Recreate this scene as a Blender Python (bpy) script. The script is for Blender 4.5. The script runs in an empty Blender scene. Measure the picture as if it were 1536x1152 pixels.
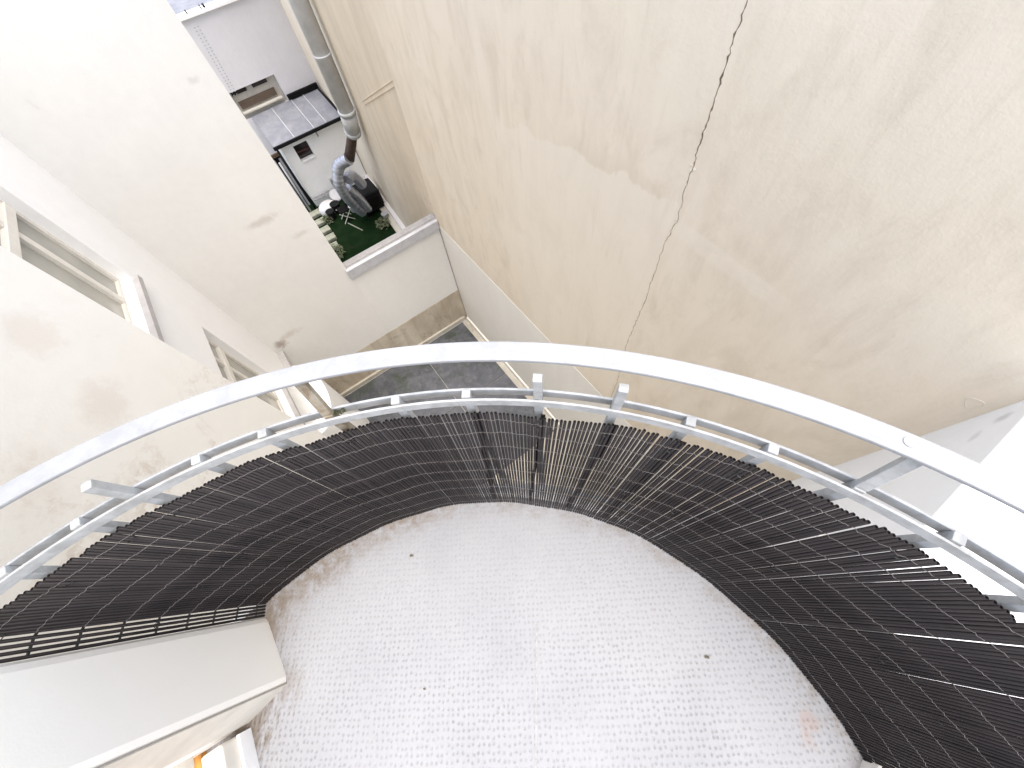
import bpy, math, random
from mathutils import Vector, Matrix
random.seed(7)
S = bpy.context.scene
COL = S.collection
R = math.radians

# ---------------------------------------------------------------- camera
cam_d = bpy.data.cameras.new('camera'); cam = bpy.data.objects.new('camera', cam_d); COL.objects.link(cam)
cam_d.sensor_width = 36.0; cam_d.lens = 565/1536*36; cam_d.clip_start = 0.02; cam_d.clip_end = 300
rot = Matrix(((0.99610712, 0, 0.08815107), (0.0383435, 0.90044258, -0.43328158), (-0.07937498, 0.43497489, 0.89693727)))
cam.matrix_world = Matrix.Translation((0, 0, 1.7)) @ rot.to_4x4()
S.camera = cam

# ---------------------------------------------------------------- sky, sun, exposure
SUN_EL, SUN_AZ = 80, -30     # azimuth measured from +x, towards +y
w = bpy.data.worlds.new('World'); S.world = w; w.use_nodes = True
nt = w.node_tree; bg = nt.nodes['Background']
sky = nt.nodes.new('ShaderNodeTexSky'); sky.sky_type = 'NISHITA'; sky.sun_disc = False
sky.sun_elevation = R(SUN_EL); sky.sun_rotation = R(90-SUN_AZ); sky.air_density = 1.0; sky.dust_density = 2.4; sky.ozone_density = 0.3
hs = nt.nodes.new('ShaderNodeHueSaturation'); hs.inputs['Saturation'].default_value = .65      # thin high cloud
nt.links.new(sky.outputs[0], hs.inputs['Color']); nt.links.new(hs.outputs[0], bg.inputs[0]); bg.inputs[1].default_value = 0.15
sun_d = bpy.data.lights.new('sun', 'SUN'); sun_d.energy = 1.2; sun_d.angle = R(60); sun_d.color = (1, .93, .83)
sun = bpy.data.objects.new('sun', sun_d); COL.objects.link(sun)
dv = Vector((math.cos(R(SUN_EL))*math.cos(R(SUN_AZ)), math.cos(R(SUN_EL))*math.sin(R(SUN_AZ)), math.sin(R(SUN_EL))))
sun.rotation_euler = dv.to_track_quat('Z', 'Y').to_euler(); sun.location = (0, 0, 20)
vs = S.view_settings; vs.view_transform = 'Standard'; vs.look = 'None'; vs.gamma = 1; vs.use_curve_mapping = False
vs.exposure = 1.6

# ---------------------------------------------------------------- helpers
A = Vector((-.6239, .7815, 0)); B = Vector((.7815, .6239, 0)); ROT = math.atan2(A.y, A.x)
def P(s, n, z): return A*s + B*n + Vector((0, 0, z))    # s: along the party wall, n: towards it

def tag(o, label=None, cat=None, group=None, kind=None):
    if label: o['label'] = label
    if cat: o['category'] = cat
    if group: o['group'] = group
    if kind: o['kind'] = kind
    return o
def root(name, loc, label, cat, group=None, rz=ROT):
    o = bpy.data.objects.new(name, None); o.empty_display_size = .2
    o.matrix_world = Matrix.Translation(loc) @ Matrix.Rotation(rz, 4, 'Z'); COL.objects.link(o)
    return tag(o, label, cat, group)
def mw(o):
    m = o.matrix_basis.copy(); p = o.parent
    while p: m = p.matrix_basis @ m; p = p.parent
    return m

class MB:
    def __init__(s): s.v = []; s.f = []
    def add(s, vs_, fs):
        b = len(s.v); s.v += [Vector(v) for v in vs_]; s.f += [tuple(b+i for i in f) for f in fs]; return s
    def box(s, s0, s1, n0, n1, z0, z1, jit=0):
        q = [P(a, b, c) for c in (z0, z1) for a, b in ((s0, n0), (s1, n0), (s1, n1), (s0, n1))]
        return s.add(q, [(3, 2, 1, 0), (4, 5, 6, 7), (0, 1, 5, 4), (1, 2, 6, 5), (2, 3, 7, 6), (3, 0, 4, 7)])
    def obox(s, c, ux, uy, uz):      # centre, three half vectors
        c = Vector(c); q = [c + ux*a + uy*b + uz*d for d in (-1, 1) for a, b in ((-1, -1), (1, -1), (1, 1), (-1, 1))]
        return s.add(q, [(3, 2, 1, 0), (4, 5, 6, 7), (0, 1, 5, 4), (1, 2, 6, 5), (2, 3, 7, 6), (3, 0, 4, 7)])
    def prism(s, pts, z0, z1):       # plan polygon (world xy), z may be lists
        n = len(pts); Z0 = z0 if isinstance(z0, (list, tuple)) else [z0]*n; Z1 = z1 if isinstance(z1, (list, tuple)) else [z1]*n
        q = [Vector((p[0], p[1], a)) for p, a in zip(pts, Z0)] + [Vector((p[0], p[1], a)) for p, a in zip(pts, Z1)]
        return s.add(q, [tuple(range(n))[::-1], tuple(range(n, 2*n))] + [(i, (i+1) % n, n+(i+1) % n, n+i) for i in range(n)])
    def tube(s, path, rad, k=10, cap=True, closed=False):
        path = [Vector(p) for p in path]; m = len(path); rings = []
        rads = rad if isinstance(rad, (list, tuple)) else [rad]*m
        prev = None
        for i, p in enumerate(path):
            a = path[max(i-1, 0)]; b = path[min(i+1, m-1)]; t = (b-a).normalized()
            if prev is None:
                x = t.orthogonal().normalized()
            else:
                x = (prev - t*prev.dot(t)).normalized()
            prev = x; y = t.cross(x)
            rings.append([p + (x*math.cos(2*math.pi*j/k) + y*math.sin(2*math.pi*j/k))*rads[i] for j in range(k)])
        fs = [(i*k+j, i*k+(j+1) % k, (i+1)*k+(j+1) % k, (i+1)*k+j) for i in range(m-1) for j in range(k)]
        if cap: fs += [tuple(range(k))[::-1], tuple((m-1)*k+j for j in range(k))]
        return s.add([v for r in rings for v in r], fs)
    def arcbar(s, C, r0, r1, z0, z1, a0, a1, n):   # curved flat bar
        for i in range(n+1):
            a = R(a0+(a1-a0)*i/n); c, d = math.cos(a), math.sin(a)
            s.v += [Vector((C[0]+r*c, C[1]+r*d, z)) for r, z in ((r0, z0), (r1, z0), (r1, z1), (r0, z1))]
        b = len(s.v)-4*(n+1)
        for i in range(n):
            for j in range(4):
                s.f.append((b+4*i+j, b+4*i+(j+1) % 4, b+4*i+4+(j+1) % 4, b+4*i+4+j))
        s.f += [(b+3, b+2, b+1, b), (b+4*n, b+4*n+1, b+4*n+2, b+4*n+3)]
        return s
    def build(s, name, m, parent=None, smooth=False, bevel=0, loc=None, rz=ROT):
        me = bpy.data.meshes.new(name); o = bpy.data.objects.new(name, me); COL.objects.link(o)
        if parent:
            o.parent = parent; inv = mw(parent).inverted()
        else:
            if loc is None:
                lo = [min(v[i] for v in s.v) for i in range(3)]; hi = [max(v[i] for v in s.v) for i in range(3)]
                loc = ((lo[0]+hi[0])/2, (lo[1]+hi[1])/2, lo[2])
            o.matrix_basis = Matrix.Translation(loc) @ Matrix.Rotation(rz, 4, 'Z'); inv = o.matrix_basis.inverted()
        me.from_pydata([inv @ v for v in s.v], [], s.f); me.materials.append(m); me.update()
        if smooth:
            me.polygons.foreach_set('use_smooth', [len(p.vertices) == 4 for p in me.polygons])
        if bevel:
            b = o.modifiers.new('bevel', 'BEVEL'); b.width = bevel; b.segments = 2; b.limit_method = 'ANGLE'
        return o

# ---------------------------------------------------------------- materials
class N:      # small node helper
    def __init__(s, name):
        s.m = bpy.data.materials.new(name); s.m.use_nodes = True; s.t = s.m.node_tree; s.n = s.t.nodes
        s.b = s.n['Principled BSDF']
    def new(s, t, **k):
        o = s.n.new(t)
        for a, v in k.items(): setattr(o, a, v)
        return o
    def L(s, a, b): s.t.links.new(a, b)
    def obj(s, scale=(1, 1, 1), loc=(0, 0, 0), rot=(0, 0, 0)):
        tc = s.new('ShaderNodeTexCoord'); mp = s.new('ShaderNodeMapping'); s.L(tc.outputs['Object'], mp.inputs[0])
        mp.inputs['Scale'].default_value = scale; mp.inputs['Location'].default_value = loc; mp.inputs['Rotation'].default_value = rot
        return mp.outputs[0]
    def noise(s, vec, scale, detail=4, rough=.55, dist=0, lo=.0, hi=1.):
        t = s.new('ShaderNodeTexNoise'); s.L(vec, t.inputs['Vector']); t.inputs['Scale'].default_value = scale
        t.inputs['Detail'].default_value = detail; t.inputs['Roughness'].default_value = rough; t.inputs['Distortion'].default_value = dist
        return s.rng(t.outputs[0], lo, hi) if (lo, hi) != (0., 1.) else t.outputs[0]
    def rng(s, v, a, b, c=0, d=1, smooth=True):
        r = s.new('ShaderNodeMapRange'); s.L(v, r.inputs[0])
        if smooth: r.interpolation_type = 'SMOOTHSTEP'
        for i, x in enumerate((a, b, c, d)): r.inputs[i+1].default_value = x
        return r.outputs[0]
    def math(s, op, a, b=None):
        m = s.new('ShaderNodeMath', operation=op)
        for i, x in enumerate((a, b)):
            if x is None: continue
            if isinstance(x, (int, float)): m.inputs[i].default_value = x
            else: s.L(x, m.inputs[i])
        return m.outputs[0]
    def mix(s, f, a, b, mode='MIX'):
        m = s.new('ShaderNodeMix', data_type='RGBA', blend_type=mode)
        if isinstance(f, (int, float)): m.inputs[0].default_value = f
        else: s.L(f, m.inputs[0])
        for i, x in ((6, a), (7, b)):
            if isinstance(x, tuple): m.inputs[i].default_value = (*x, 1)
            else: s.L(x, m.inputs[i])
        return m.outputs[2]
    def sep(s, v):
        x = s.new('ShaderNodeSeparateXYZ'); s.L(v, x.inputs[0]); return x.outputs
    def done(s, col, rough=.8, bump=None, bs=.3, bd=.01, metal=0, spec=None):
        if isinstance(col, tuple): s.b.inputs['Base Color'].default_value = (*col, 1)
        else: s.L(col, s.b.inputs['Base Color'])
        if isinstance(rough, (int, float)): s.b.inputs['Roughness'].default_value = rough
        else: s.L(rough, s.b.inputs['Roughness'])
        s.b.inputs['Metallic'].default_value = metal
        if spec is not None: s.b.inputs['Specular IOR Level'].default_value = spec
        if bump is not None:
            bn = s.new('ShaderNodeBump'); bn.inputs['Strength'].default_value = bs; bn.inputs['Distance'].default_value = bd
            s.L(bump, bn.inputs['Height']); s.L(bn.outputs[0], s.b.inputs['Normal'])
        return s.m

def plaster(name, base, dark, blot=.5, streak=.3, stain=None, stain_lo=.6, grain=60, bs=.25, seed=0, spots=()):
    k = N(name); v = k.obj(loc=(seed*3.1, seed*1.7, seed)); st = k.obj(scale=(1, 1, .12), loc=(seed, 4, seed*2))
    a = k.noise(v, .7, 6, .6, .4, .35, .7); b = k.noise(st, 3.5, 5, .6, .2, .4, .75); c = k.noise(v, 9, 5, .65, 0, .35, .7)
    col = k.mix(k.math('MULTIPLY', a, blot), base, dark)
    col = k.mix(k.math('MULTIPLY', b, streak), col, dark)
    col = k.mix(k.math('MULTIPLY', c, .18), col, dark)
    if stain:
        g = k.noise(v, 1.1, 6, .7, .9, stain_lo, stain_lo+.14); h = k.noise(v, 14, 5, .7, .3, .4, .62)
        col = k.mix(k.math('MULTIPLY', k.math('MULTIPLY', g, h), .5), col, stain)
    for (px, py, pz, rx, ry, rz, amt, sc) in spots:
        q = k.obj(loc=(-px/rx, -py/ry, -pz/rz), scale=(1/rx, 1/ry, 1/rz)); ln = k.new('ShaderNodeVectorMath', operation='LENGTH'); k.L(q, ln.inputs[0])
        n_ = k.noise(v, 8, 5, .7, .5); d_ = k.math('ADD', ln.outputs['Value'], k.math('MULTIPLY', k.math('SUBTRACT', n_, .5), 1.6))
        col = k.mix(k.math('MULTIPLY', k.rng(d_, 1.05, .2), amt), col, sc)
    fine = k.noise(v, grain, 4, .7)
    hgt = k.math('ADD', k.math('MULTIPLY', fine, .35), k.noise(v, 5, 3, .5))
    return k.done(col, .9, hgt, bs, .012)

def simple(name, col, rough=.6, metal=0, var=.25, scale=8, bs=0.1, col2=None, spec=None):
    k = N(name); v = k.obj(); n = k.noise(v, scale, 5, .65, .3, .35, .7)
    c2 = col2 or tuple(c*.6 for c in col)
    return k.done(k.mix(k.math('MULTIPLY', n, var), col, c2), rough, k.noise(v, scale*6, 3), bs, .004, metal, spec)

def m_party():
    k = N('beige_party_render'); v = k.obj(); x, y, z = k.sep(v)[:3]
    base, drk, lite = (.80, .70, .56), (.63, .53, .405), (.84, .76, .635)
    st = k.obj(scale=(1, 1, .22), rot=(0, R(7), 0)); sw = k.obj(scale=(1, 1, .5), rot=(0, R(38), 0))
    big = k.noise(v, .55, 5, .6, .6, .38, .66); str_ = k.noise(st, 2.6, 6, .65, .5, .42, .68); str2 = k.noise(sw, 3.3, 6, .68, .6, .46, .7)
    col = k.mix(k.math('MULTIPLY', big, .45), base, lite)
    col = k.mix(k.math('MULTIPLY', str_, .30), col, drk)
    col = k.mix(k.math('MULTIPLY', str2, .42), col, drk)
    # smoother patch of newer render, left of the crack and below a wavy edge
    wob = k.math('MULTIPLY', k.math('SUBTRACT', k.noise(k.obj(scale=(1, 1, .15)), 1.8, 4, .6), .5), .55)
    edge = k.math('ADD', k.math('ADD', z, wob), k.math('MULTIPLY', x, .14))
    lower = k.rng(edge, -.02+PZ, -.06+PZ); side = k.rng(x, 1.30+PX, 1.36+PX); side2 = k.rng(x, 4.3+PX, 3.2+PX)
    mask = k.math('MULTIPLY', k.math('MULTIPLY', lower, side), side2)
    col = k.mix(k.math('MULTIPLY', mask, .55), col, lite)
    band = k.math('MULTIPLY', k.rng(edge, .16+PZ, -.02+PZ), k.rng(edge, -.06+PZ, -.02+PZ))
    band = k.math('MULTIPLY', band, k.math('MULTIPLY', k.rng(x, 1.36+PX, 1.8+PX), k.rng(x, 3.2+PX, 2.0+PX)))
    col = k.mix(k.math('MULTIPLY', band, .3), col, drk)  # shadow along the patch edge, painted in as a darker band
    # paler stripe where a beam once was keyed in, right of the crack
    e2 = k.math('ADD', z, k.math('MULTIPLY', k.math('SUBTRACT', k.noise(v, 2.2, 3), .5), .08))
    s2 = k.math('MULTIPLY', k.rng(e2, -.47+PZ, -.50+PZ), k.rng(e2, -.66+PZ, -.61+PZ)); s2 = k.math('MULTIPLY', s2, k.math('MULTIPLY', k.rng(x, 1.32+PX, 1.2+PX), k.rng(x, .1+PX, .5+PX)))
    col = k.mix(k.math('MULTIPLY', s2, .4), col, lite)
    sp = k.noise(v, 17, 6, .75, 0, .6, .72); col = k.mix(k.math('MULTIPLY', sp, .45), col, drk)
    sp2 = k.noise(k.obj(loc=(9, 2, 4)), 11, 5, .7, 0, .66, .74); col = k.mix(k.math('MULTIPLY', sp2, .5), col, (.8, .74, .63))
    dr1 = k.noise(k.obj(scale=(1, 1, .07), loc=(2, 0, 1)), 9, 5, .7, .3, .52, .72); dr2 = k.noise(k.obj(loc=(7, 1, 3)), 1.3, 3, .5, 0, .48, .62)
    col = k.mix(k.math('MULTIPLY', k.math('MULTIPLY', dr1, dr2), .4), col, drk)
    h = k.math('ADD', k.math('MULTIPLY', k.noise(v, 70, 4, .7), .25), k.math('ADD', k.noise(v, 6, 4, .6), k.noise(sw, 5, 5, .6)))
    return k.done(col, .92, h, .27, .014)
PX, PZ = 1.0, 7.5      # offsets of wall coordinates in the party wall's own frame

M = {}
M['party'] = m_party()
M['rear_party'] = plaster('rear_beige_render', (.80, .70, .56), (.62, .53, .41), .5, .55, (.30, .24, .18), .6, seed=2)
M['band'] = plaster('lower_white_render', (.86, .83, .77), (.76, .73, .67), .4, .35, (.45, .41, .35), .66, seed=3)
M['cream'] = plaster('cream_render', (.80, .78, .735), (.70, .675, .63), .45, .15, (.50, .44, .37), .66, seed=4)
M['cream_end'] = plaster('cream_end_render', (.80, .78, .735), (.70, .675, .63), .45, .15, (.50, .44, .37), .66, seed=4, spots=((.02, -1.55, 5.15, .5, .34, .10, .5, (.50, .43, .37)), (.02, -1.95, 4.66, .5, .2, .07, .4, (.52, .46, .40)), (.02, -.22, 2.70, .5, .17, .16, .8, (.30, .24, .20)), (.02, -.5, 2.82, .5, .30, .12, .45, (.5, .42, .36)), (.02, -2.0, 7.0, .5, .10, .06, .35, (.5, .46, .42))))
M['bright'] = plaster('bright_white_paint', (.93, .925, .91), (.87, .86, .84), .3, .1, (.5, .48, .44), .7, seed=16, spots=((.0, -.62, 7.27, .4, .05, .05, .5, (.45, .45, .45)), (.0, -.50, 7.2, .4, .07, .03, .35, (.5, .5, .5))))
M['cream_low'] = plaster('pale_cream_render', (.86, .83, .77), (.76, .73, .67), .45, .15, (.50, .44, .37), .66, seed=14)
M['cream2'] = plaster('warm_cream_render', (.83, .805, .745), (.75, .72, .65), .35, .1, (.52, .42, .33), .55, seed=5, spots=((-3.95, -.45, 7.55, .22, .2, .20, .24, (.55, .44, .35)), (-4.15, -.33, 7.08, .2, .2, .22, .26, (.53, .42, .33)), (-4.6, 0, 7.3, .35, .3, .3, .2, (.6, .5, .4))))
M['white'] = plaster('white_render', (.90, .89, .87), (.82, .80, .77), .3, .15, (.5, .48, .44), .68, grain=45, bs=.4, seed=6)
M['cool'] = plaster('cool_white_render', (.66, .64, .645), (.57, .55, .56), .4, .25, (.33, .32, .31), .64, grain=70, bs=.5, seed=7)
M['pilaster'] = plaster('balcony_wall_render', (.90, .855, .765), (.85, .805, .72), .3, .1, (.5, .44, .36), .7, grain=140, bs=.09, seed=8)
M['stone'] = plaster('stained_stone', (.66, .59, .48), (.40, .33, .24), .8, .9, (.16, .12, .08), .52, bs=.6, seed=9)
M['stone_light'] = plaster('pale_curb_stone', (.60, .57, .50), (.42, .38, .31), .6, .5, (.2, .17, .13), .55, seed=10)
M['coping'] = simple('coping_concrete', (.34, .33, .33), .8, 0, .5, 14, .4)
M['zinc'] = simple('zinc_flashing', (.56, .56, .58), .45, .2, .35, 7, .1)
M['sill'] = simple('weathered_sill_metal', (.50, .48, .47), .55, .1, .45, 6, .15)
M['roofzinc'] = simple('zinc_roof', (.20, .205, .235), .7, .1, .5, 3, .2, (.34, .34, .36))
M['paint'] = simple('light_grey_metal_paint', (.47, .47, .46), .55, 0, .7, 22, .25, (.28, .275, .26))
M['paint_hr'] = simple('handrail_grey_paint', (.318, .32, .326), .5, 0, .6, 20, .3, (.25, .25, .25))
M['paint_stained'] = simple('stained_post_paint', (.36, .32, .25), .8, 0, .9, 26, .3, (.19, .13, .07))
M['wire'] = simple('galvanised_wire', (.22, .198, .188), .6, .1, .5, 30, 0)
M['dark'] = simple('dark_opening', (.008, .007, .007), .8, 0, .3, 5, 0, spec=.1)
M['black'] = simple('black_rubber', (.010, .010, .011), .7, 0, .3, 10, 0, spec=.15)
M['brown'] = simple('rusty_brown_pipe', (.075, .042, .03), .6, 0, .7, 9, .3, (.03, .02, .015))
M['duct'] = simple('galvanised_duct', (.62, .63, .635), .5, .1, .35, 5, .15)
M['foil'] = simple('foil_duct', (.52, .54, .60), .3, .6, .5, 24, 1.0, (.28, .29, .33))
M['frame'] = simple('cream_window_paint', (.74, .70, .62), .5, 0, .2, 10, .05)
M['panel'] = simple('brown_panel', (.11, .075, .05), .6, 0, .5, 8, .1)
M['bluegrey'] = simple('grey_plate', (.36, .36, .37), .6, 0, .3, 8, .1)
M['slab'] = simple('lichen_slab', (.36, .36, .29), .9, 0, .7, 9, .4, (.16, .17, .11))
M['leaf'] = simple('leaf_green', (.10, .13, .06), .6, 0, .6, 12, 0, (.16, .14, .09))
M['deadleaf'] = simple('dead_leaf', (.10, .085, .055), .8, 0, .6, 40, 0)
M['tie'] = simple('black_plastic_tie', (.01, .01, .01), .4, 0, .2, 20, 0)

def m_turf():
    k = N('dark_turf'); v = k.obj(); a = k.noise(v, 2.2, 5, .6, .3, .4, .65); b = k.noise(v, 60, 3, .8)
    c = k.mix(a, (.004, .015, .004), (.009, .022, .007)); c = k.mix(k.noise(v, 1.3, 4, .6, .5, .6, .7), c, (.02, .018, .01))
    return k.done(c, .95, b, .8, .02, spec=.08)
M['turf'] = m_turf()
def m_glassroof():
    k = N('light_well_roofing'); v = k.obj(); a = k.noise(v, 1.4, 6, .65, .8, .35, .7); b = k.noise(v, 7, 6, .7, .5, .45, .7)
    x, y, z = k.sep(v)[:3]
    c = k.mix(a, (.066, .070, .080), (.115, .118, .138)); c = k.mix(k.math('MULTIPLY', b, .6), c, (.17, .175, .18))
    moss = k.math('MULTIPLY', k.noise(v, 3, 6, .7, .4, .47, .62), k.rng(k.noise(k.obj(loc=(3, 1, 0)), .5, 2), .45, .62)); c = k.mix(k.math('MULTIPLY', moss, .7), c, (.045, .062, .035))
    return k.done(c, k.rng(a, 0, 1, .35, .6), k.noise(v, 4, 4), .15, .02)
M['wellroof'] = m_glassroof()
def m_pane(name, c1, c2):
    k = N(name); v = k.obj(); a = k.noise(v, 2, 3, .5, 0, .35, .65); return k.done(k.mix(a, c1, c2), .12, spec=.6)
M['pane'] = m_pane('curtained_glass', (.34, .33, .285), (.43, .41, .35))
M['pane_dark'] = m_pane('dark_glass', (.02, .018, .016), (.035, .022, .018))
def m_wood():
    k = N('orange_wood_floor'); v = k.obj(scale=(1, 8, 1)); a = k.noise(v, 6, 5, .6, 1, .3, .7)
    return k.done(k.mix(a, (.62, .30, .055), (.40, .17, .03)), .4)
M['wood'] = m_wood()
def m_reed():
    k = N('black_reed'); v = k.obj(scale=(40, 40, 3)); oi = k.new('ShaderNodeObjectInfo')
    a = k.noise(v, 3, 4, .6, 0, .35, .7)
    c = k.mix(oi.outputs['Random'], (.008, .0062, .0062), (.021, .0162, .0165)); c = k.mix(k.math('MULTIPLY', a, .5), c, (.036, .028, .026))
    return k.done(c, .5, k.noise(v, 6, 3), .2, .002, spec=.25)
M['reed'] = m_reed()
M['reed_hole'] = simple('reed_hole', (.004, .004, .004), .9, 0, .1, 5, 0)
def m_mat():
    k = N('white_dimpled_mat'); v = k.obj(rot=(0, 0, R(-5))); 
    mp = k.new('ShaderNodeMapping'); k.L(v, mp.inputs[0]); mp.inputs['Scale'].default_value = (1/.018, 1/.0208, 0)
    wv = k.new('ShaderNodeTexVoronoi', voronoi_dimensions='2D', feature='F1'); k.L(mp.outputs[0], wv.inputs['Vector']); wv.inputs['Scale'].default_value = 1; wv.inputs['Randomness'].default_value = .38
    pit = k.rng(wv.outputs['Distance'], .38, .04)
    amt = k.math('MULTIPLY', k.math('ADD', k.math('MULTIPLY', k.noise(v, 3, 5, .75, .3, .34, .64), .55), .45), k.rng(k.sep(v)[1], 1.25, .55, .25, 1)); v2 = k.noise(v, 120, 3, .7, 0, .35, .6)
    x, y, z = k.sep(k.obj())[:3]
    rad = k.math('SQRT', k.math('ADD', k.math('MULTIPLY', x, x), k.math('MULTIPLY', y, y)))
    col = k.mix(k.noise(v, 1.6, 4, .6, .3, .35, .7), (.308, .308, .313), (.272, .273, .281))
    col = k.mix(k.math('MULTIPLY', k.noise(v, 45, 5, .75, 0, .52, .72), .35), col, (.25, .24, .235))
    shade_dots = k.math('MULTIPLY', k.math('MULTIPLY', pit, amt), k.math('MULTIPLY', v2, .40))
    fib = k.noise(k.obj(scale=(3.2, .5, 1), rot=(0, 0, R(-8))), 60, 4, .75, .3, .45, .75); col = k.mix(k.math('MULTIPLY', fib, .28), col, (.20, .20, .205))
    col = k.mix(shade_dots, col, (.10, .097, .097))  # small shadows of the relief, painted into the mat colour as dark dots
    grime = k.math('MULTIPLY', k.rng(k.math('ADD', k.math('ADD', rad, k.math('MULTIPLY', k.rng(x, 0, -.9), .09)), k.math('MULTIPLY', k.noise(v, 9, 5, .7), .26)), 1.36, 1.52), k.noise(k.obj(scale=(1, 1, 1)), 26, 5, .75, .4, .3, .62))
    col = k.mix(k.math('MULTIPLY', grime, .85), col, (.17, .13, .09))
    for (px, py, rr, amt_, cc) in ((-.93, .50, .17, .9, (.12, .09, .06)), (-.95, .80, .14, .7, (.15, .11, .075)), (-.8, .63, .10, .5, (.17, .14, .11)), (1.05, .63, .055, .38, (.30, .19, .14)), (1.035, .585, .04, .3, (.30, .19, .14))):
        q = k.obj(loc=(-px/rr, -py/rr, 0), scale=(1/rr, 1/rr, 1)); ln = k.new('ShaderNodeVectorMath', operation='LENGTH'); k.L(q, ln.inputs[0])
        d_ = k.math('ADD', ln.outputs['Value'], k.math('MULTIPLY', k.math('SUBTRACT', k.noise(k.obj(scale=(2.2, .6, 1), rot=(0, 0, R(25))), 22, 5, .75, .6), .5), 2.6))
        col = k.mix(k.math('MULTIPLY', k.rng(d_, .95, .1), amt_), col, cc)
    rust = k.noise(k.obj(loc=(5, 2, 0)), 9, 4, .7, .5, .72, .8); col = k.mix(k.math('MULTIPLY', rust, .5), col, (.34, .2, .13))
    h = k.math('SUBTRACT', k.math('MULTIPLY', k.noise(v, 55, 4, .7), .35), k.math('MULTIPLY', pit, k.math('ADD', amt, .25)))
    return k.done(col, .75, h, .55, .004)
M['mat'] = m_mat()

TOPC = 1.75; TOPP = 1.6      # tops of the cream building and of the party wall
ZP = -7.5      # ground of the light well and of the yard beyond
# ================================================================ SETTING
g = MB().box(-12, 30, -14, 16, ZP-.4, ZP-.06).build('ground', M['stone_light']); tag(g, kind='structure')
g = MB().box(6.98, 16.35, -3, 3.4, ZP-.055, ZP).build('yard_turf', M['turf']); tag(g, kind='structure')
# floor of the light well: roofing sheets with a joint, then pale paving near the tower
root_f = MB().box(-1.5, 6.70, -2.02, 2.30, ZP-.055, ZP-.02).build('light_well_floor', M['stone_light']); tag(root_f, kind='structure')
for s0, s1, n0, n1 in ((4.42, 6.62, -2.02, 2.12), (2.30, 4.40, -2.02, 2.12)):
    MB().box(s0, s1, n0, (n0+n1)/2+.55, ZP-.015, ZP+.012).build('roofing_sheet', M['wellroof'], root_f)
    MB().box(s0, s1, (n0+n1)/2+.565, n1, ZP-.015, ZP+.008).build('roofing_sheet', M['wellroof'], root_f)
MB().box(2.3, 6.58, 2.27, 2.325, ZP-.015, ZP+.16).build('edge_trim', M['band'], root_f)

# ================================================================ PARTY WALL
pw = root('party_wall', P(-PX, 2.35, -PZ), 'tall beige rendered wall with a long jagged vertical crack', 'wall')
MB().box(-.9, 6.74, 2.35, 2.75, -4.11, TOPP).build('upper_wall', M['party'], pw)
MB().box(-.9, 6.70, 2.345, 2.75, ZP, -4.112).build('painted_base', M['band'], pw)
crack = [(1.37, .95), (1.37, .772), (1.362, .699), (1.365, .62), (1.357, .546), (1.36, .48), (1.349, .407), (1.352, .33), (1.342, .23), (1.345, .16), (1.336, .089), (1.34, .03), (1.326, -.039), (1.331, -.113), (1.324, -.18), (1.33, -.269), (1.305, -.33), (1.307, -.40), (1.290, -.492), (1.318, -.56), (1.311, -.641), (1.332, -.72), (1.322, -.80), (1.330, -.898), (1.318, -1.08), (1.322, -1.285), (1.312, -1.5), (1.326, -1.848), (1.330, -2.1), (1.342, -2.357), (1.322, -2.6), (1.307, -2.814), (1.29, -3.1), (1.273, -3.373), (1.28, -3.8), (1.27, -4.1)]
cm = MB(); pts = []
for (s0, z0), (s1, z1) in zip(crack, crack[1:]):
    k = max(2, int((z0-z1)/.017))
    for i in range(k):
        t = i/k; pts.append((s0+(s1-s0)*t+random.uniform(-.0065, .0065), z0+(z1-z0)*t))
pts.append(crack[-1])
wl = []
for i, (s_, z_) in enumerate(pts):
    b = .0036 if z_ > -.1 else (.0019 if z_ > -1.0 else .0022)
    wl.append(b*random.choice((.35, .6, .8, 1, 1.25, 1.7 if z_ > -.2 else 1.2)))
vv = []
for (s_, z_), q in zip(pts, wl): vv += [P(s_-q, 2.3485, z_), P(s_+q, 2.3485, z_), P(s_+q, 2.36, z_), P(s_-q, 2.36, z_)]
ff = []
for i in range(len(pts)-1):
    for j in range(4): ff.append((4*i+j, 4*i+(j+1) % 4, 4*i+4+(j+1) % 4, 4*i+4+j))
cm.add(vv, ff).build('crack', simple('crack_shadow', (.13, .095, .065), .95, 0, .9, 12, 0, (.32, .25, .18)), pw)
def chip(s_, z_, r, mat, name='plaster_chip', th=.003, k=11, asp=1.):
    m = MB(); a0 = random.random(); q = [(s_+math.cos(2*math.pi*i/k+a0)*r*random.uniform(.55, 1.15), z_+asp*math.sin(2*math.pi*i/k+a0)*r*random.uniform(.55, 1.15)) for i in range(k)]
    vs_ = [P(a, 2.352, b) for a, b in q] + [P(s_+(a-s_)*.75, 2.35-th, z_+(b-z_)*.75) for a, b in q]
    m.add(vs_, [tuple(range(k, 2*k))] + [(i, (i+1) % k, k+(i+1) % k, k+i) for i in range(k)]); return m.build(name, mat, pw)
pale = simple('pale_filler', (.78, .72, .62), .9, 0, .4, 20, .4)
for a, b, r in ((1.315, -.075, .014), (1.35, -.063, .009), (1.34, -.10, .010), (1.305, -.49, .010), (1.27, -.478, .008), (1.30, -3.45, .035), (1.32, -3.62, .025), (.0, -1.9, .012), (-.35, -1.35, .009), (.55, -2.6, .016)):
    chip(a, b, r, pale)
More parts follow.
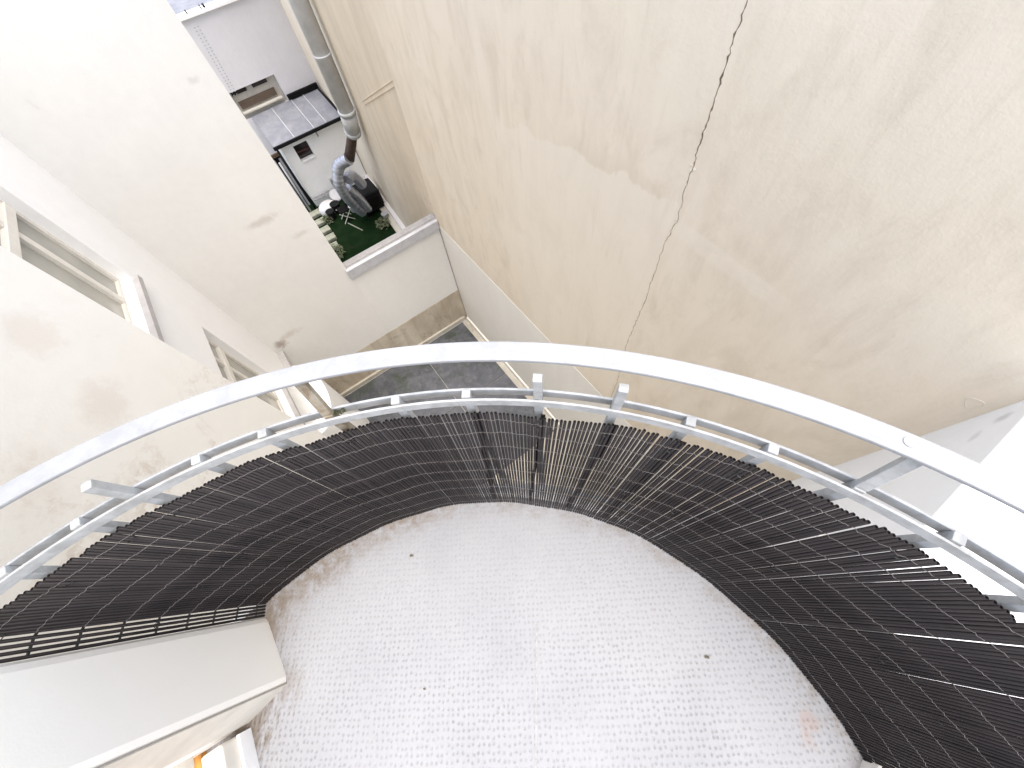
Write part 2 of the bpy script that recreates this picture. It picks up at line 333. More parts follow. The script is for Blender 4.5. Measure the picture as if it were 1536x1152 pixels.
# ring-shaped patch left by a removed fixing, close to the right hand corner
rg = MB(); k = 26
c0 = (-.746, -.368)
path = []
for i in range(k+1):
    a = 2*math.pi*i/k; rr = .034+.005*math.sin(3*a+1)+random.uniform(-.002, .002); path.append(P(c0[0]+rr*math.cos(a)*.9, 2.350, c0[1]+rr*1.15*math.sin(a)))
rg.tube(path, .0022, 6, False).build('fixing_ring_mark', pale, pw, smooth=True)

# rear party wall beyond the low wall
rw = root('rear_party_wall', P(6.8, 2.4, ZP), 'greyish beige wall beyond the low wall carrying the fat duct', 'wall')
q = [P(6.76, 2.385, 0), P(17.2, 3.15, 0), P(17.2, 3.6, 0), P(6.76, 2.9, 0)]
MB().prism(q, ZP, TOPP).build('wall', M['rear_party'], rw)
def pn(s_): return 2.385+(s_-6.76)*(3.15-2.385)/(17.2-6.76)
# old roof-line ridge that crosses it
MB().obox((P(8.3, pn(8.3)-.004, -2.2)), (P(9.9, pn(9.9), -2.95)-P(6.8, pn(6.8), -1.42))*.5, B*.007, Vector((0, 0, .008))).build('old_roof_line', M['rear_party'], rw)
MB().obox((P(8.3, pn(8.3)-.004, -2.12)), (P(9.9, pn(9.9), -2.95)-P(6.8, pn(6.8), -1.42))*.5, B*.006, Vector((0, 0, .005))).build('old_roof_line', M['rear_party'], rw)
MB().prism([P(7, pn(7)-.34, 0), P(16.3, pn(16.3)-.34, 0), P(16.3, pn(16.3), 0), P(7, pn(7), 0)], ZP, ZP+.10).build('plinth', M['stone_light'], rw)
MB().prism([P(7, pn(7)-.15, 0), P(16.3, pn(16.3)-.13, 0), P(16.3, pn(16.3), 0), P(7, pn(7), 0)], ZP+.1, ZP+.22).build('plinth_ledge', M['cool'], rw)

# ================================================================ CREAM BUILDING ON THE LEFT (three faces)
cb = root('cream_building', P(6.7, -2.1, ZP), 'tall cream rendered building filling the left side, with two stacked windows', 'building')
W2N, W1S, EN = -2.08, 6.72, .155
# end face above the low wall
MB().box(W1S, W1S+4.5, W2N-.02, EN, ZP, TOPC).build('end_wall', M['cream_end'], cb)
# side face with window openings, built as panels round the openings
wins = [dict(top=.45, bar=-.40, bot=-1.50), dict(top=-2.56, bar=-3.0, bot=-4.28)]
sF, sN = 5.50, 3.55       # far and near jamb
sw_ = MB()
zs = [ZP, -4.28, -2.56, -1.50, .45, TOPC]
sw_.box(sF, W1S-.001, W2N-.35, W2N, ZP, TOPC)
sw_.box(2.4, sN, W2N-.35, W2N, ZP, TOPC)
for a, b in ((ZP, -4.28), (-2.56, -1.50), (.45, TOPC)): sw_.box(sN, sF, W2N-.35, W2N, a, b)
sw_.build('side_wall', M['white'], cb)
d = Vector((-3.1, 1.53, 0)); d_end = Vector((-2.35, -2.35, 0))
MB().prism([d, Vector((-3.1-.75*1.2, 1.53-.656*1.2, 0)), Vector((-5.5, -2.8, 0)), d_end], ZP, TOPC).build('near_wall', M['cream2'], cb)
for wv in wins:
    W = MB(); t, b_, m_ = wv['top'], wv['bot'], wv['bar']; NF = W2N-.11
    W.box(sN, sF, NF-.06, NF, t-.06, t).box(sN, sF, NF-.06, NF, b_, b_+.07).box(sF-.06, sF, NF-.06, NF, b_+.07, t-.06).box(sN, sN+.06, NF-.06, NF, b_+.07, t-.06)
    win = W.build('window', M['frame'], cb)
    MB().box(sN+.06, sF-.06, NF-.055, NF+.03, m_-.045, m_+.045).build('transom', M['frame'], win, bevel=.006)
    smid = 5.05
    for s0, s1 in ((smid-.045, smid+.045), (4.22, 4.31)):
        MB().box(s0, s1, NF-.055, NF+.012, b_+.07, m_-.045).build('mullion', M['frame'], win, bevel=.006)
        MB().box(s0, s1, NF-.055, NF+.012, m_+.045, t-.06).build('mullion', M['frame'], win, bevel=.006)
    for s0, s1 in ((smid+.045, sF-.06), (4.31, smid-.045), (sN+.06, 4.22)):
        MB().box(s0, s1, NF-.045, NF-.03, b_+.07, m_-.045).build('pane', M['pane'], win)
        MB().box(s0, s1, NF-.045, NF-.03, m_+.045, t-.06).build('pane', M['pane'], win)
    MB().box(sN, sF+.0, W2N-.108, W2N-.045, b_-.0, b_+.04).build('inner_sill', M['white'], win, bevel=.008)
    MB().box(sN, sF+.0, W2N-.044, W2N+.065, b_-.03, b_-.004).box(sN, sF+.0, W2N+.065, W2N+.072, b_-.07, b_-.002).build('outer_sill', M['sill'], win)
# small lead ledge in the corner and the rounded casing below it
MB().box(6.12, 6.70, W2N+.002, W2N+.13, -4.99, -4.93).build('lead_ledge', M['sill'], cb)
path = [P(6.35+.55*math.cos(a), W2N, 0)+B*0.0 for a in (0,)]
arc = [(5.45+.95*math.cos(math.pi*i/24), W2N+.002+.48*math.sin(math.pi*i/24)) for i in range(25)]
rc = MB().prism([P(a, b, 0) for a, b in arc], ZP, -5.15).build('rounded_casing', M['white'], cb)

# ================================================================ LOW WALL BETWEEN THE TWO BUILDINGS
lw = root('low_wall', P(6.72, 1.2, ZP), 'low cream wall with grey coping closing the end of the light well', 'wall')
MB().box(6.722, 6.93, EN+.001, 2.334, -6.27, -4.19).build('wall', M['cream'], lw)
MB().box(6.714, 6.93, EN+.001, 2.334, ZP, -6.272).build('stained_base', M['stone'], lw)
MB().box(6.655, 6.758, -2.05, 2.26, ZP, ZP+.12).build('base_curb', M['stone_light'], lw)
MB().box(6.69, 6.98, EN+.002, 2.38, -4.19, -3.975).build('coping', M['coping'], lw, bevel=.006)
MB().box(6.655, 6.689, EN-.03, 2.334, -4.17, -3.955).box(6.689, 6.735, EN-.03, 2.334, -3.972, -3.955).build('metal_edge', M['zinc'], lw, bevel=.003)
MB().box(6.80, 6.812, EN+.01, 2.37, -3.974, -3.966).build('coping_joint', M['coping'], lw)
# stained base also under the end face of the cream building
MB().box(6.714, 6.7185, -2.07, EN, ZP, -6.27).build('stained_base', M['stone'], cb)

# ================================================================ WHITE HOUSE BEYOND THE YARD
wh = root('white_house', P(16.4, 1, ZP), 'windowed white house wall standing above the lean-to in the yard', 'building')
hw = MB()
hw.box(16.4, 16.8, -2.5, .30, ZP, -2.50).box(16.4, 16.8, 1.90, 3.25, ZP, -2.50).box(16.4, 16.8, .30, 1.90, -4.26, -2.50).box(16.4, 16.8, .30, 1.90, ZP, -5.06)
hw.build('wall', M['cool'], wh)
MB().box(16.32, 16.62, -2.6, 3.2, -2.50, -2.42).build('parapet', M['white'], wh, bevel=.01)
for a, b in ((.62, .03), (1.02, .02), (1.10, .05)): MB().box(16.36, 16.5, a, a+b, -2.42, -2.36).build('parapet_bracket', M['black'], wh)
MB().box(16.62, 24, -3, 6, -2.9, -2.75).build('roof', M['roofzinc'], wh)
rec = MB().box(16.56, 16.62, .30, 1.90, -5.06, -4.26).build('window', simple('reveal_render', (.50, .46, .40), .9, 0, .4, 6, .2), wh)
for a, b in ((.42, .92), (1.12, 1.62)): MB().box(16.50, 16.558, a, b, -4.40, -4.262).build('pane', M['pane_dark'], rec)
MB().box(16.50, 16.558, .46, 1.70, -4.80, -4.60).build('panel', M['panel'], rec)
MB().box(16.38, 16.558, .40, 1.80, -4.90, -4.86).build('sill', M['stone_light'], rec)
MB().box(16.30, 16.398, 1.93, 3.02, -5.0, -4.86).build('shadow_gap_strip', M['dark'], wh)  # added dark strip standing for the shadow gap above the lean-to roof
# rows of tiny fixings/creeper marks down the left edge
for r_ in range(2):
    for i in range(22):
        z_ = -2.7-i*.078; a = .58+.10*r_-i*.006
        MB().box(16.394, 16.3995, a, a+.035, z_-.016, z_).build('wall_fixing', M['bluegrey'], wh)

oh = root('outhouse', P(14.58, 1.8, ZP), 'white lean-to outhouse with a grey metal roof and one tiny window', 'building')
ow = MB(); z0, z1 = ZP, -5.22
ow.box(14.58, 16.39, .72, 1.09, z0, z1).box(14.58, 16.39, 1.58, 2.93, z0, z1).box(14.58, 16.39, 1.09, 1.58, z0, -5.97).box(14.58, 16.39, 1.09, 1.58, -5.42, z1)
ow.build('wall', M['white'], oh)
wdw = MB().box(14.74, 14.78, 1.09, 1.58, -5.97, -5.42).build('window', M['pane_dark'], oh)
MB().box(14.70, 14.739, 1.12, 1.56, -5.72, -5.68).build('glazing_bar', simple('maroon_bar', (.09, .03, .025), .5), wdw)
MB().box(14.55, 14.74, 1.11, 1.56, -5.97, -5.93).build('sill', M['white'], wdw)
RZ = lambda s_: -5.16+(s_-14.5)*.075
ns_ = [.55, 1.28, 1.98, 2.42, 2.96]
for a, b in zip(ns_, ns_[1:]):
    MB().prism([P(14.46, a+.006, 0), P(16.38, a+.006, 0), P(16.38, b-.006, 0), P(14.46, b-.006, 0)], [RZ(14.46)-.03, RZ(16.38)-.03]+[RZ(16.38)-.03, RZ(14.46)-.03], [RZ(14.46), RZ(16.38), RZ(16.38), RZ(14.46)]).build('roof_sheet', M['roofzinc'], oh)
for a in ns_[1:-1]:
    MB().prism([P(14.46, a-.012, 0), P(16.36, a-.012, 0), P(16.36, a+.012, 0), P(14.46, a+.012, 0)], [RZ(14.46)-.02, RZ(16.36)-.02]*1+[RZ(16.36)-.02, RZ(14.46)-.02], [RZ(14.46)+.03, RZ(16.36)+.03, RZ(16.36)+.03, RZ(14.46)+.03]).build('roof_seam', M['zinc'], oh)
MB().box(14.40, 14.458, .52, 2.97, -5.24, -5.15).build('gutter', M['black'], oh)
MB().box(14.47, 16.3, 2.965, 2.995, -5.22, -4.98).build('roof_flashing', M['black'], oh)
MB().tube([P(14.5, 1.97, -5.25), P(14.5, 1.97, -5.42)], .03, 8).build('vent', M['bluegrey'], oh)
MB().tube([P(14.50, .75, -7.12), P(14.50, 2.3, -7.12)], .022, 8).build('conduit', M['bluegrey'], oh)
MB().tube([P(14.50, .75, -7.22), P(14.50, 2.3, -7.22)], .022, 8).build('conduit', M['bluegrey'], oh)
MB().box(14.46, 14.578, 1.60, 1.80, -7.02, -6.80).build('meter_box', M['bluegrey'], oh, bevel=.01)
# dark passage and fence left of the outhouse
pg = root('passage_gate', P(14.9, .4, ZP), 'dark narrow gate in the gap left of the outhouse', 'gate')
MB().box(14.9, 14.95, -.4, .66, ZP, -5.6).build('leaf', M['dark'], pg)
for i in range(5): MB().box(14.86, 14.895, -.3+i*.2, -.3+i*.2+.07, ZP, -5.7).build('slat', M['bluegrey'], pg)
MB().box(14.84, 14.90, -.4, .66, -5.62, -5.52).build('rail', M['panel'], pg)
dp = root('downpipe', P(14.45, .62, ZP), 'dark thin downpipe at the left corner of the outhouse', 'downpipe')
MB().tube([P(14.45, .60, -5.25), P(14.45, .62, ZP+.02)], .035, 8).build('pipe', M['black'], dp, smooth=True)
MB().tube([P(14.45, .44, -5.6), P(14.30, .42, ZP+.02)], .035, 8).build('pipe', M['bluegrey'], dp, smooth=True)

# exhaust duct
ed = root('exhaust_duct', P(11.1, 2.47, -4.1), 'fat galvanised exhaust duct running up the rear beige wall', 'duct')
MB().tube([P(11.02, 2.44, 3), P(11.06, 2.44, -3.52)], .19, 20).build('duct_pipe', M['duct'], ed, smooth=True)
MB().tube([P(11.06, 2.44, -3.53), P(11.45, 2.46, -4.12)], [.205, .20], 20).build('duct_pipe', M['duct'], ed, smooth=True)
for z_ in (.2, -1.0, -2.3): MB().tube([P(11.04, 2.44, z_), P(11.04, 2.44, z_-.04)], .198, 20).build('duct_band', M['duct'], ed, smooth=True)
MB().tube([P(11.06, 2.44, -3.46), P(11.07, 2.44, -3.54)], .215, 20).build('duct_collar', M['duct'], ed, smooth=True)
MB().tube([P(11.43, 2.46, -4.10), P(11.5, 2.46, -4.22)], .215, 20).build('duct_collar', M['duct'], ed, smooth=True)
MB().tube([P(11.5, 2.45, -4.2), P(11.8, 2.32, -4.65), P(12.15, 2.16, -5.15)], [.13, .14, .15], 16).build('brown_section', M['brown'], ed, smooth=True)
def flex(path, r, name='flexible_duct'):
    # ribbed hose along a smoothed path
    pts = []
    pv = [Vector(p) for p in path]; pv = [pv[0]*2-pv[1]] + pv + [pv[-1]*2-pv[-2]]
    for i in range(1, len(pv)-2):
        for j in range(12):
            t = j/12; a, b, c, e = pv[i-1:i+3]
            pts.append(.5*((2*b)+(c-a)*t+(2*a-5*b+4*c-e)*t*t+(3*b-a-3*c+e)*t*t*t))
    rs = [r*(1+.07*math.sin(i*2.1)+random.uniform(-.05, .05)) for i in range(len(pts))]
    return MB().tube(pts, rs, 14).build(name, M['foil'], ed, smooth=True)
flex([P(12.0, 2.12, -5.05), P(12.25, 1.80, -5.25), P(12.3, 1.58, -5.7), P(12.4, 1.58, -6.2), P(12.6, 1.75, -6.9), P(12.7, 1.9, -7.25)], .17)
flex([P(12.25, 1.85, -5.75), P(12.4, 2.02, -5.75), P(12.55, 2.16, -6.0), P(12.7, 2.3, -6.4)], .15)
flex([P(12.35, 1.75, -6.0), P(12.45, 1.98, -6.6), P(12.55, 2.1, -7.2)], .12)
un = root('ducted_unit', P(12.95, 2.3, ZP), 'black ventilation box behind the silver hoses', 'ventilation unit')
MB().box(12.65, 13.5, 1.95, 2.72, ZP+.12, ZP+.78).build('housing', M['black'], un, bevel=.03)
MB().box(12.62, 12.649, 2.05, 2.6, ZP+.25, ZP+.6).build('grille', M['dark'], un)
for a, b in ((12.7, 2.0), (13.4, 2.0), (12.7, 2.65), (13.4, 2.65)): MB().box(a, a+.06, b-.02, b+.04, ZP, ZP+.12).build('foot', M['black'], un)

# things standing in the yard
t = root('round_lid', P(14.25, 1.5, ZP), 'round grey lid leaning on the outhouse wall', 'lid')
c = P(14.32, 1.50, -7.27); nrm = (-A*.75+Vector((0, 0, .66))).normalized()
MB().tube([c-nrm*.015, c+nrm*.015], .22, 24).build('disc', M['bluegrey'], t)
MB().tube([c+nrm*.015, c+nrm*.03], .19, 24).build('disc_face', M['zinc'], t)
b = MB(); k = 16
vs_ = []; fs = []
for j, (rr, zz) in enumerate(((1, 0), (1, .1), (.92, .2), (.7, .27), (.0, .29))):
    for i in range(k):
        a = 2*math.pi*i/k; vs_.append(P(14.05+.30*rr*math.cos(a), 1.02+.36*rr*math.sin(a), ZP+zz))
for j in range(4):
    for i in range(k): fs.append((j*k+i, j*k+(i+1) % k, (j+1)*k+(i+1) % k, (j+1)*k+i))
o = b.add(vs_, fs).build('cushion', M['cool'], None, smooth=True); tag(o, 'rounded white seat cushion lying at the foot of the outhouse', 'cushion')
slabs = [(14.15, .40), (13.62, .36), (13.1, .33), (12.62, .32), (12.15, .22)]
words = ['nearest the outhouse', 'second from the outhouse', 'in the middle of the row', 'fourth from the outhouse', 'furthest from the outhouse']
for (a, b_), wd in zip(slabs, words):
    o = MB().box(a-.15, a+.15, b_-.35, b_+.30, ZP+.0, ZP+.11).build('stepping_slab', M['slab'], None, bevel=.015)
    o.rotation_euler.z += random.uniform(-.06, .06); tag(o, 'mossy pale stepping slab, '+wd, 'paving slab', 'stepping slabs along the yard')
def sticks(name, c, n, L, mat, label, cat, r=.012):
    m = MB()
    for i in range(n):
        a = random.uniform(0, math.pi); e = random.uniform(.1, .6); dd = Vector((math.cos(a)*math.cos(e), math.sin(a)*math.cos(e), math.sin(e)))*L*random.uniform(.5, 1)
        m.tube([c-dd*.5+Vector((0, 0, abs(dd.z)/2)), c+dd*.5+Vector((0, 0, abs(dd.z)/2))], r, 6)
    return tag(m.build(name, mat), label, cat)
# folded white chair frame
fc = root('folding_chair', P(13.1, 1.35, ZP), 'small folding chair frame with pale legs on the turf', 'chair')
for a, b_ in ((-1, 1), (1, -1)):
    for off in (-.16, .16): MB().tube([P(13.1+off, 1.35-.2*a, ZP+.02), P(13.1+off, 1.35-.2*b_, ZP+.42)], .014, 6).build('leg', M['frame'], fc)
MB().box(12.92, 13.28, 1.17, 1.5, ZP+.42, ZP+.45).build('seat', M['dark'], fc)
MB().box(12.92, 13.28, 1.5, 1.53, ZP+.45, ZP+.8).build('backrest', M['dark'], fc)
pot = lambda s_, n_, r, h, mt, lb: tag(MB().tube([P(s_, n_, ZP+.01), P(s_, n_, ZP+h*.9), P(s_, n_, ZP+h)], [r*.75, r, r*1.06], 14).build('plant_pot', mt, None, smooth=False), lb, 'plant pot')
pot(13.55, .95, .15, .3, M['black'], 'dark pot beside the white cushion')
pot(13.35, 1.7, .12, .24, M['zinc'], 'pale round pot between chair and silver hoses')
pot(13.75, 1.25, .17, .34, M['black'], 'larger black pot below the round lid')
pot(12.15, 2.45, .12, .25, M['bluegrey'], 'grey pot next to the plinth')
tag(MB().tube([P(12.9, 1.25, ZP+.03), P(12.2, 1.5, ZP+.03)], .018, 6).build('stick', M['slab']), 'thin pale stick lying on the dark turf', 'stick')
def shrub(s_, n_, r, h, cnt, label, mat):
    m = MB(); 
    for i in range(cnt):
        a = random.uniform(0, 2*math.pi); rr = r*math.sqrt(random.random()); z_ = ZP+.04+h*random.random()*(1-.5*rr/r)
        c = P(s_+rr*math.cos(a), n_+rr*math.sin(a), z_); u = Vector((random.gauss(0, 1), random.gauss(0, 1), random.gauss(0, .4))).normalized()*random.uniform(.03, .07); v = u.cross(Vector((random.gauss(0, .4), random.gauss(0, .4), 1))).normalized()*.02
        m.add([c-u, c+v, c+u, c-v], [(0, 1, 2, 3)])
    return m
for a in (('leafy ground plant beside the last stepping slab', 11.75, .25, .35, .35, 260), ('straggly plant by the plinth under the wall', 11.9, 2.22, .28, .3, 170), ('low dark plant between slabs and chair', 13.5, .72, .22, .25, 130)):
    r_ = root('small_plant', P(a[1], a[2], ZP), a[0], 'plant')
    shrub(a[1], a[2], a[3], a[4], a[5], '', None).build('foliage', M['leaf'], r_)
    st = MB()
    for i in range(5):
        aa = random.uniform(0, 6.28); st.tube([P(a[1], a[2], ZP), P(a[1]+a[3]*.6*math.cos(aa), a[2]+a[3]*.6*math.sin(aa), ZP+a[4]*.8)], .008, 5)
    st.build('stem', M['brown'], r_)

# ================================================================ NEIGHBOURING TERRACE ON THE RIGHT
nb = root('terrace_block', P(-.82, 1.6, ZP), 'bright white flat-topped block beyond the right side of the railing', 'building')
MB().box(-4.5, -.817, .78, 2.6, ZP, -.10).build('block', M['bright'], nb, bevel=.012)
MB().box(-.84, -.806, 1.06, 1.42, -.78, -.765).build('drip_ledge', M['band'], nb)
MB().box(-4.5, -3.4, .5, 2.6, -.1, 1.2).build('rear_wall', M['white'], nb)

# ================================================================ OWN TOWER AND BALCONY
CF = (-.172, -1.064); CR = (-.118, -1.070)
tw = root('tower', (CF[0], CF[1], ZP), 'round white tower that carries the balcony', 'building', rz=0)
def disc(c, r, n=72): return [(c[0]+r*math.cos(2*math.pi*i/n), c[1]+r*math.sin(2*math.pi*i/n)) for i in range(n)]
MB().prism(disc(CF, 1.12), ZP, -.2).build('shaft', M['cream'], tw)
MB().prism(disc(CF, 1.375), -.2, -.012).build('balcony_slab', M['cream'], tw)
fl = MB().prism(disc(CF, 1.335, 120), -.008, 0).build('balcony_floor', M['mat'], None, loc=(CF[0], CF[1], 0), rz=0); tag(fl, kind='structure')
# seam strip in the mat: a narrow joint
MB().add([(-.036, -.20, .0015), (-.030, -.20, .0015), (-.026, -1.6, .0015), (-.033, -1.6, .0015)], [(0, 1, 2, 3)]).build('mat_seam', simple('seam_dirt', (.27, .265, .26), .9, 0, .9, 60, 0, (.37, .37, .37)), fl)

# wall with doorway at the lower left
c1, c2, f3 = Vector((-1.125, -.226, 0)), Vector((-.970, -.428, 0)), Vector((-1.089, -.558, 0))
bw = root('doorway_wall', (-1.1, -.4, 0), 'cream rendered wall end beside the balcony door', 'wall', rz=0)
wallpoly = [c1, c2, f3, Vector((-1.9, -1.10, 0)), Vector((-2.9, -.9, 0)), Vector((-2.6, -.52, 0))]
wo = MB().prism([p[:2] for p in wallpoly][::-1], -.2, 2.5).build('wall', M['pilaster'], bw, bevel=.02)
rv = (f3-c2); rn = Vector((rv.y, -rv.x, 0)).normalized()
if rn.dot(Vector((1, -1, 0))) < 0: rn = -rn
MB().obox((c2+f3)/2+rn*.003+Vector((0, 0, 1.23)), rv*.5*.93, rn*.002, Vector((0, 0, 1.26))).build('door_reveal', simple('darkened_beige_reveal', (.56, .515, .44), .7, 0, .35, 9, .15), bw)  # same wall: this face toned darker in colour because it rendered too bright
u = (Vector((-1.01, -.675, 0))-f3).normalized(); vn = Vector((u.y, -u.x, 0))   # vn points into the room
if vn.x > 0: vn = -vn
dr = root('balcony_door', f3+u*.4, 'cream framed doorway with a low sill and orange wood floor behind', 'door', rz=0)
MB().obox(f3+u*.62+vn*.035+Vector((0, 0, .06)), u*.60, vn*.035, Vector((0, 0, .07))).build('threshold', M['frame'], dr, bevel=.008)
MB().obox(f3+u*.62-vn*.006+Vector((0, 0, .03)), u*.60, vn*.005, Vector((0, 0, .03))).build('threshold_strip', M['white'], dr)
MB().obox(f3+u*.012+vn*.16+Vector((0, 0, 1.1)), u*.02, vn*.05, Vector((0, 0, 1.0))).build('jamb', M['frame'], dr, bevel=.006)
fw = MB().obox(f3+u*.5+vn*.9+Vector((0, 0, .005)), u*.9, vn*.75, Vector((0, 0, .02))).build('wood_floor', M['wood'], None); tag(fw, kind='structure')
# kerb of the tower wall, lower right
kb = MB().prism([(1.03, -.50), (1.16, -.47), (1.35, -.9), (1.0, -.9), (.955, -.60)], -.01, .07).build('wall_kerb', M['pilaster'], None, rz=0, bevel=.01); tag(kb, 'short white kerb at the right foot of the reed screen', 'kerb')

# ---------------------------------------------------------------- railing
STRIPS = []
rl = root('balcony_railing', (CR[0], CR[1], 0), 'curved pale grey metal balcony railing with a broad flat handrail', 'railing', rz=0)
RR = 1.424; A0, A1 = 14, 150
MB().arcbar(CR, 1.433, 1.477, 1.048, 1.058, A0, A1, 160).build('handrail', M['paint_hr'], rl, bevel=.003)
MB().arcbar(CR, RR-.0165, RR-.0105, .885, .915, A0, A1, 160).build('inner_rail', M['paint'], rl, bevel=.0015)
MB().arcbar(CR, RR+.0105, RR+.0165, .885, .915, A0, A1, 160).build('outer_rail', M['paint'], rl, bevel=.0015)
posts = [146.9, 140.7, 134.5, 130.2-1.7, 124.0-1.7+1.7, 118.0, 111.9, 105.7, 99.3, 92.6, 85.9, 78.9, 72.6, 66.1, 59.8, 53.4, 47.0, 40.6, 34.2, 27.8, 21.4]
stub = {124.0, 85.9, 78.9}; supp = {105.7, 59.8, 147.5-.6, 21.4}
for a in posts:
    ang = R(a); e = Vector((math.cos(ang), math.sin(ang), 0)); tt = Vector((-e.y, e.x, 0)); base = Vector((CR[0], CR[1], 0))
    top = 1.005 if a in stub else .921
    st = M['paint_stained'] if a in (105.7,) else M['paint']
    MB().obox(base+e*RR+Vector((0, 0, (top-.25)/2)), e*.010, tt*.010, Vector((0, 0, (top+.25)/2))).build('post', st, rl, bevel=.0015)
    if a in supp:
        p0 = base+e*RR+Vector((0, 0, .921)); p1 = base+e*1.455+Vector((0, 0, 1.047)); ax = (p1-p0); L = ax.length; ax.normalize(); sd = tt; th = ax.cross(sd)
        MB().obox((p0+p1)/2, th*.007, sd*.011, ax*L/2).build('handrail_support', st, rl, bevel=.0015)
        if a == 59.8: MB().tube([base+e*1.458+tt*.03+Vector((0, 0, 1.058)), base+e*1.458+tt*.03+Vector((0, 0, 1.0595))], .009, 16).build('plug_mark', M['paint_hr'], rl)
MB().arcbar(CR, RR-.05, RR-.03, .02, .026, A0, 137, 120).build('bottom_rail', M['paint'], rl)
# black strips added behind the canes to draw the dark lines at the posts
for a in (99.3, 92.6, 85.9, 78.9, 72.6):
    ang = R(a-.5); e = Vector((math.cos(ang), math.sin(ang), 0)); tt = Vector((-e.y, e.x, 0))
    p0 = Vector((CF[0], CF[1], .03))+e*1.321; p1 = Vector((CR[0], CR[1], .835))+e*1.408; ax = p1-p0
    STRIPS.append((a, (p0+p1)/2, ax/2, tt))
# moss where the stained post meets the rail
mo = MB()
ang = R(105.0); e = Vector((math.cos(ang), math.sin(ang), 0))
for i in range(60):
    c = Vector((CR[0], CR[1], 0))+e*(RR+.003+random.uniform(-.006, .006))+Vector((-e.y, e.x, 0))*random.uniform(-.018, .012)+Vector((0, 0, .905+random.uniform(0, .008)))
    r = random.uniform(.001, .0028); mo.add([c+Vector((r, 0, 0)), c+Vector((0, r, 0)), c+Vector((-r, 0, r)), c+Vector((0, -r, 0)), c+Vector((0, 0, r*1.6))], [(0, 1, 4), (1, 2, 4), (2, 3, 4), (3, 0, 4)])
tag(mo.build('moss', simple('moss_green', (.07, .075, .03), .95), rl), kind='stuff')

# ---------------------------------------------------------------- reed screen
rs = root('reed_screen', (CR[0], CR[1], 0), 'dark brown reed privacy screen of thin upright canes tied inside the railing', 'screen', rz=0)
def reed_mesh(rad=.0044, k=8):
    vs_, fs = [], []; L = 1.0
    prof = [(rad, 0), (rad, L), (rad*.62, L), (rad*.62, L-.03)]
    for r, z_ in prof:
        for j in range(k): vs_.append((r*math.cos(2*math.pi*j/k), r*math.sin(2*math.pi*j/k), z_))
    for i in range(3):
        for j in range(k): fs.append((i*k+j, i*k+(j+1) % k, (i+1)*k+(j+1) % k, (i+1)*k+j))
    fs.append(tuple(3*k+j for j in range(k)))
    me = bpy.data.meshes.new('reed'); me.from_pydata(vs_, [], fs); me.materials.append(M['reed']); me.materials.append(M['reed_hole'])
    me.polygons[len(fs)-1].material_index = 1
    for i in range(2*k, 3*k): me.polygons[i].material_index = 1
    for p in me.polygons: p.use_smooth = p.index < k
    me.update(); return me
rn0 = reed_mesh(.0036)
rm = [reed_mesh(r) for r in (.0039, .0041, .0043)]
aB0, aB1 = 137.6, 22.0; aT0, aT1 = 140.8, 21.0
NR = 294; reeds = []
i = 0
skip = {38, 96, 97, 141, 176, 196}
for i in range(NR):
    f = i/(NR-1)
    jit = random.gauss(0, .0003)
    lean = random.gauss(0, .0005)
    if i in (39, 76, 205): lean += .0035*random.choice((-1, 1))
    if i in (15, 95, 236): jit += .0025
    ab = R(aB0+(aB1-aB0)*f)+jit; at_ = R(aT0+(aT1-aT0)*f)+jit+lean
    wob = .004*math.sin(f*23)+.003*math.sin(f*61+1)+random.gauss(0, .0007)
    pb = Vector((CF[0]+(1.312+wob*.6)*math.cos(ab), CF[1]+(1.312+wob*.6)*math.sin(ab), .004+random.uniform(0, .004)))
    zt = .85+random.gauss(0, .0024)+.004*math.sin(f*37)-(.006 if .60 < f < .66 else 0)
    pt = Vector((CR[0]+(1.400+wob)*math.cos(at_), CR[1]+(1.400+wob)*math.sin(at_), zt))
    reeds.append((pb, pt))
for i, (pb, pt) in enumerate(reeds):
    fr = i/(NR-1)
    o = bpy.data.objects.new('reed', random.choice(rm if not .36 < fr < .60 else [rn0, rm[0]])); COL.objects.link(o); o.parent = rs
    dd = pt-pb; q = dd.to_track_quat('Z', 'Y')
    o.location = pb-rs.matrix_basis.translation; o.rotation_mode = 'QUATERNION'; o.rotation_quaternion = q; o.scale = (1, 1, dd.length)
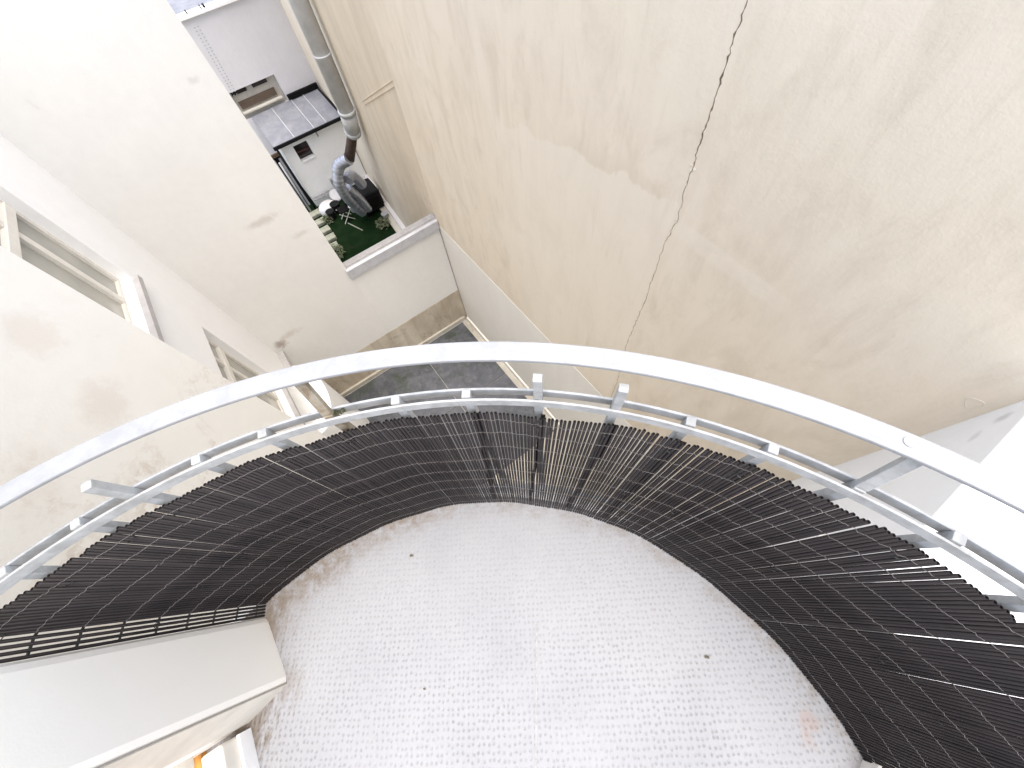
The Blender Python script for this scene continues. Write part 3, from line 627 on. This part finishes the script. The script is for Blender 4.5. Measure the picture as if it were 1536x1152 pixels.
# end canes at the left edge, spread apart and tied
ends = []
for j in range(4):
    f = (j+1)/4
    pb = reeds[0][0].lerp(Vector((-1.135, -.222, .004)), f); pt = reeds[0][1].lerp(Vector((-1.192, -.2335, .84-.01*j)), f)
    ends.append((pb, pt))
    o = bpy.data.objects.new('reed', rm[1]); COL.objects.link(o); o.parent = rs; dd = pt-pb
    o.location = pb-rs.matrix_basis.translation; o.rotation_mode = 'QUATERNION'; o.rotation_quaternion = dd.to_track_quat('Z', 'Y'); o.scale = (1, 1, dd.length)
rows = [.045, .14, .24, .34, .44, .54, .64, .735, .81]
for zk in rows:
    path = []
    for i, (pb, pt) in enumerate(reeds):
        t_ = (zk+.004*math.sin(i*.11+zk*9)+random.gauss(0, .0006))/(pt.z-pb.z); c = pb.lerp(pt, t_)
        out = Vector((c.x-CR[0], c.y-CR[1], 0)).normalized(); tg = Vector((-out.y, out.x, 0))
        path.append(c-out*.0050+Vector((0, 0, .001)))
        path.append(c-tg*.0048-out*.002-Vector((0, 0, .001)))
    MB().tube(path, .00068, 4).build('tie_wire', M['wire'], rs)
for zk in rows:
    m = MB()
    pts_ = [pb.lerp(pt, zk/(pt.z-pb.z)) for pb, pt in ends]
    p0 = reeds[0][0].lerp(reeds[0][1], zk/.85)
    m.tube([p0]+pts_, .0035, 6).build('end_tie', M['tie'], rs)
# black cable ties fixing the screen to the posts
for a in posts[1:-1]:
    for zk in (.80, .42):
        for dz in (0,):
            ang = R(a); e = Vector((math.cos(ang), math.sin(ang), 0)); tt = Vector((-e.y, e.x, 0)); f = zk/.85
            rr = 1.312+(1.400-1.312)*f
            base = Vector((CR[0]+(CF[0]-CR[0])*(1-f), CR[1]+(CF[1]-CR[1])*(1-f), zk))
            tie = MB(); pth = []
            for j in range(13):
                q_ = 2*math.pi*j/12; pth.append(base+e*(rr+.0 -.0075*math.cos(q_)+(.0 if math.cos(q_) > 0 else 0))+tt*.0085*math.sin(q_))
            tie.tube(pth, .0013, 5, False).build('cable_tie', M['tie'], rs)

for a, c, ax, tt in STRIPS:
    MB().obox(c, ax, tt*(.0055 if a in (85.9,) else .008), tt.cross(ax).normalized()*.002).build('dark_backing_strip', M['black'], rs)

# ---------------------------------------------------------------- litter on the balcony floor
spots = [(575, 812, .010, 'small dark leaf scrap near the screen on the far left of the mat'), (607, 1048, .007, 'tiny dark crumb on the left half of the white mat'), (1093, 988, .011, 'grey leaf scrap on the right half of the white mat'), (432, 882, .009, 'brown leaf scrap beside the wall corner')]
for (x, y, r, lb) in ((-.56, .02, .010, spots[0][3]), (-.44, -.42, .006, spots[1][3]), (.58, -.27, .010, spots[2][3])):
    m = MB(); k = 7
    q = [Vector((x+r*math.cos(6.28*i/k)*random.uniform(.5, 1.2), y+.7*r*math.sin(6.28*i/k)*random.uniform(.5, 1.2), random.uniform(.002, .006))) for i in range(k)]
    m.add(q+[Vector((x, y, .007)), ], [(i, (i+1) % k, k) for i in range(k)])
    tag(m.build('leaf_scrap', M['deadleaf'], None, rz=0), lb, 'leaf scrap')
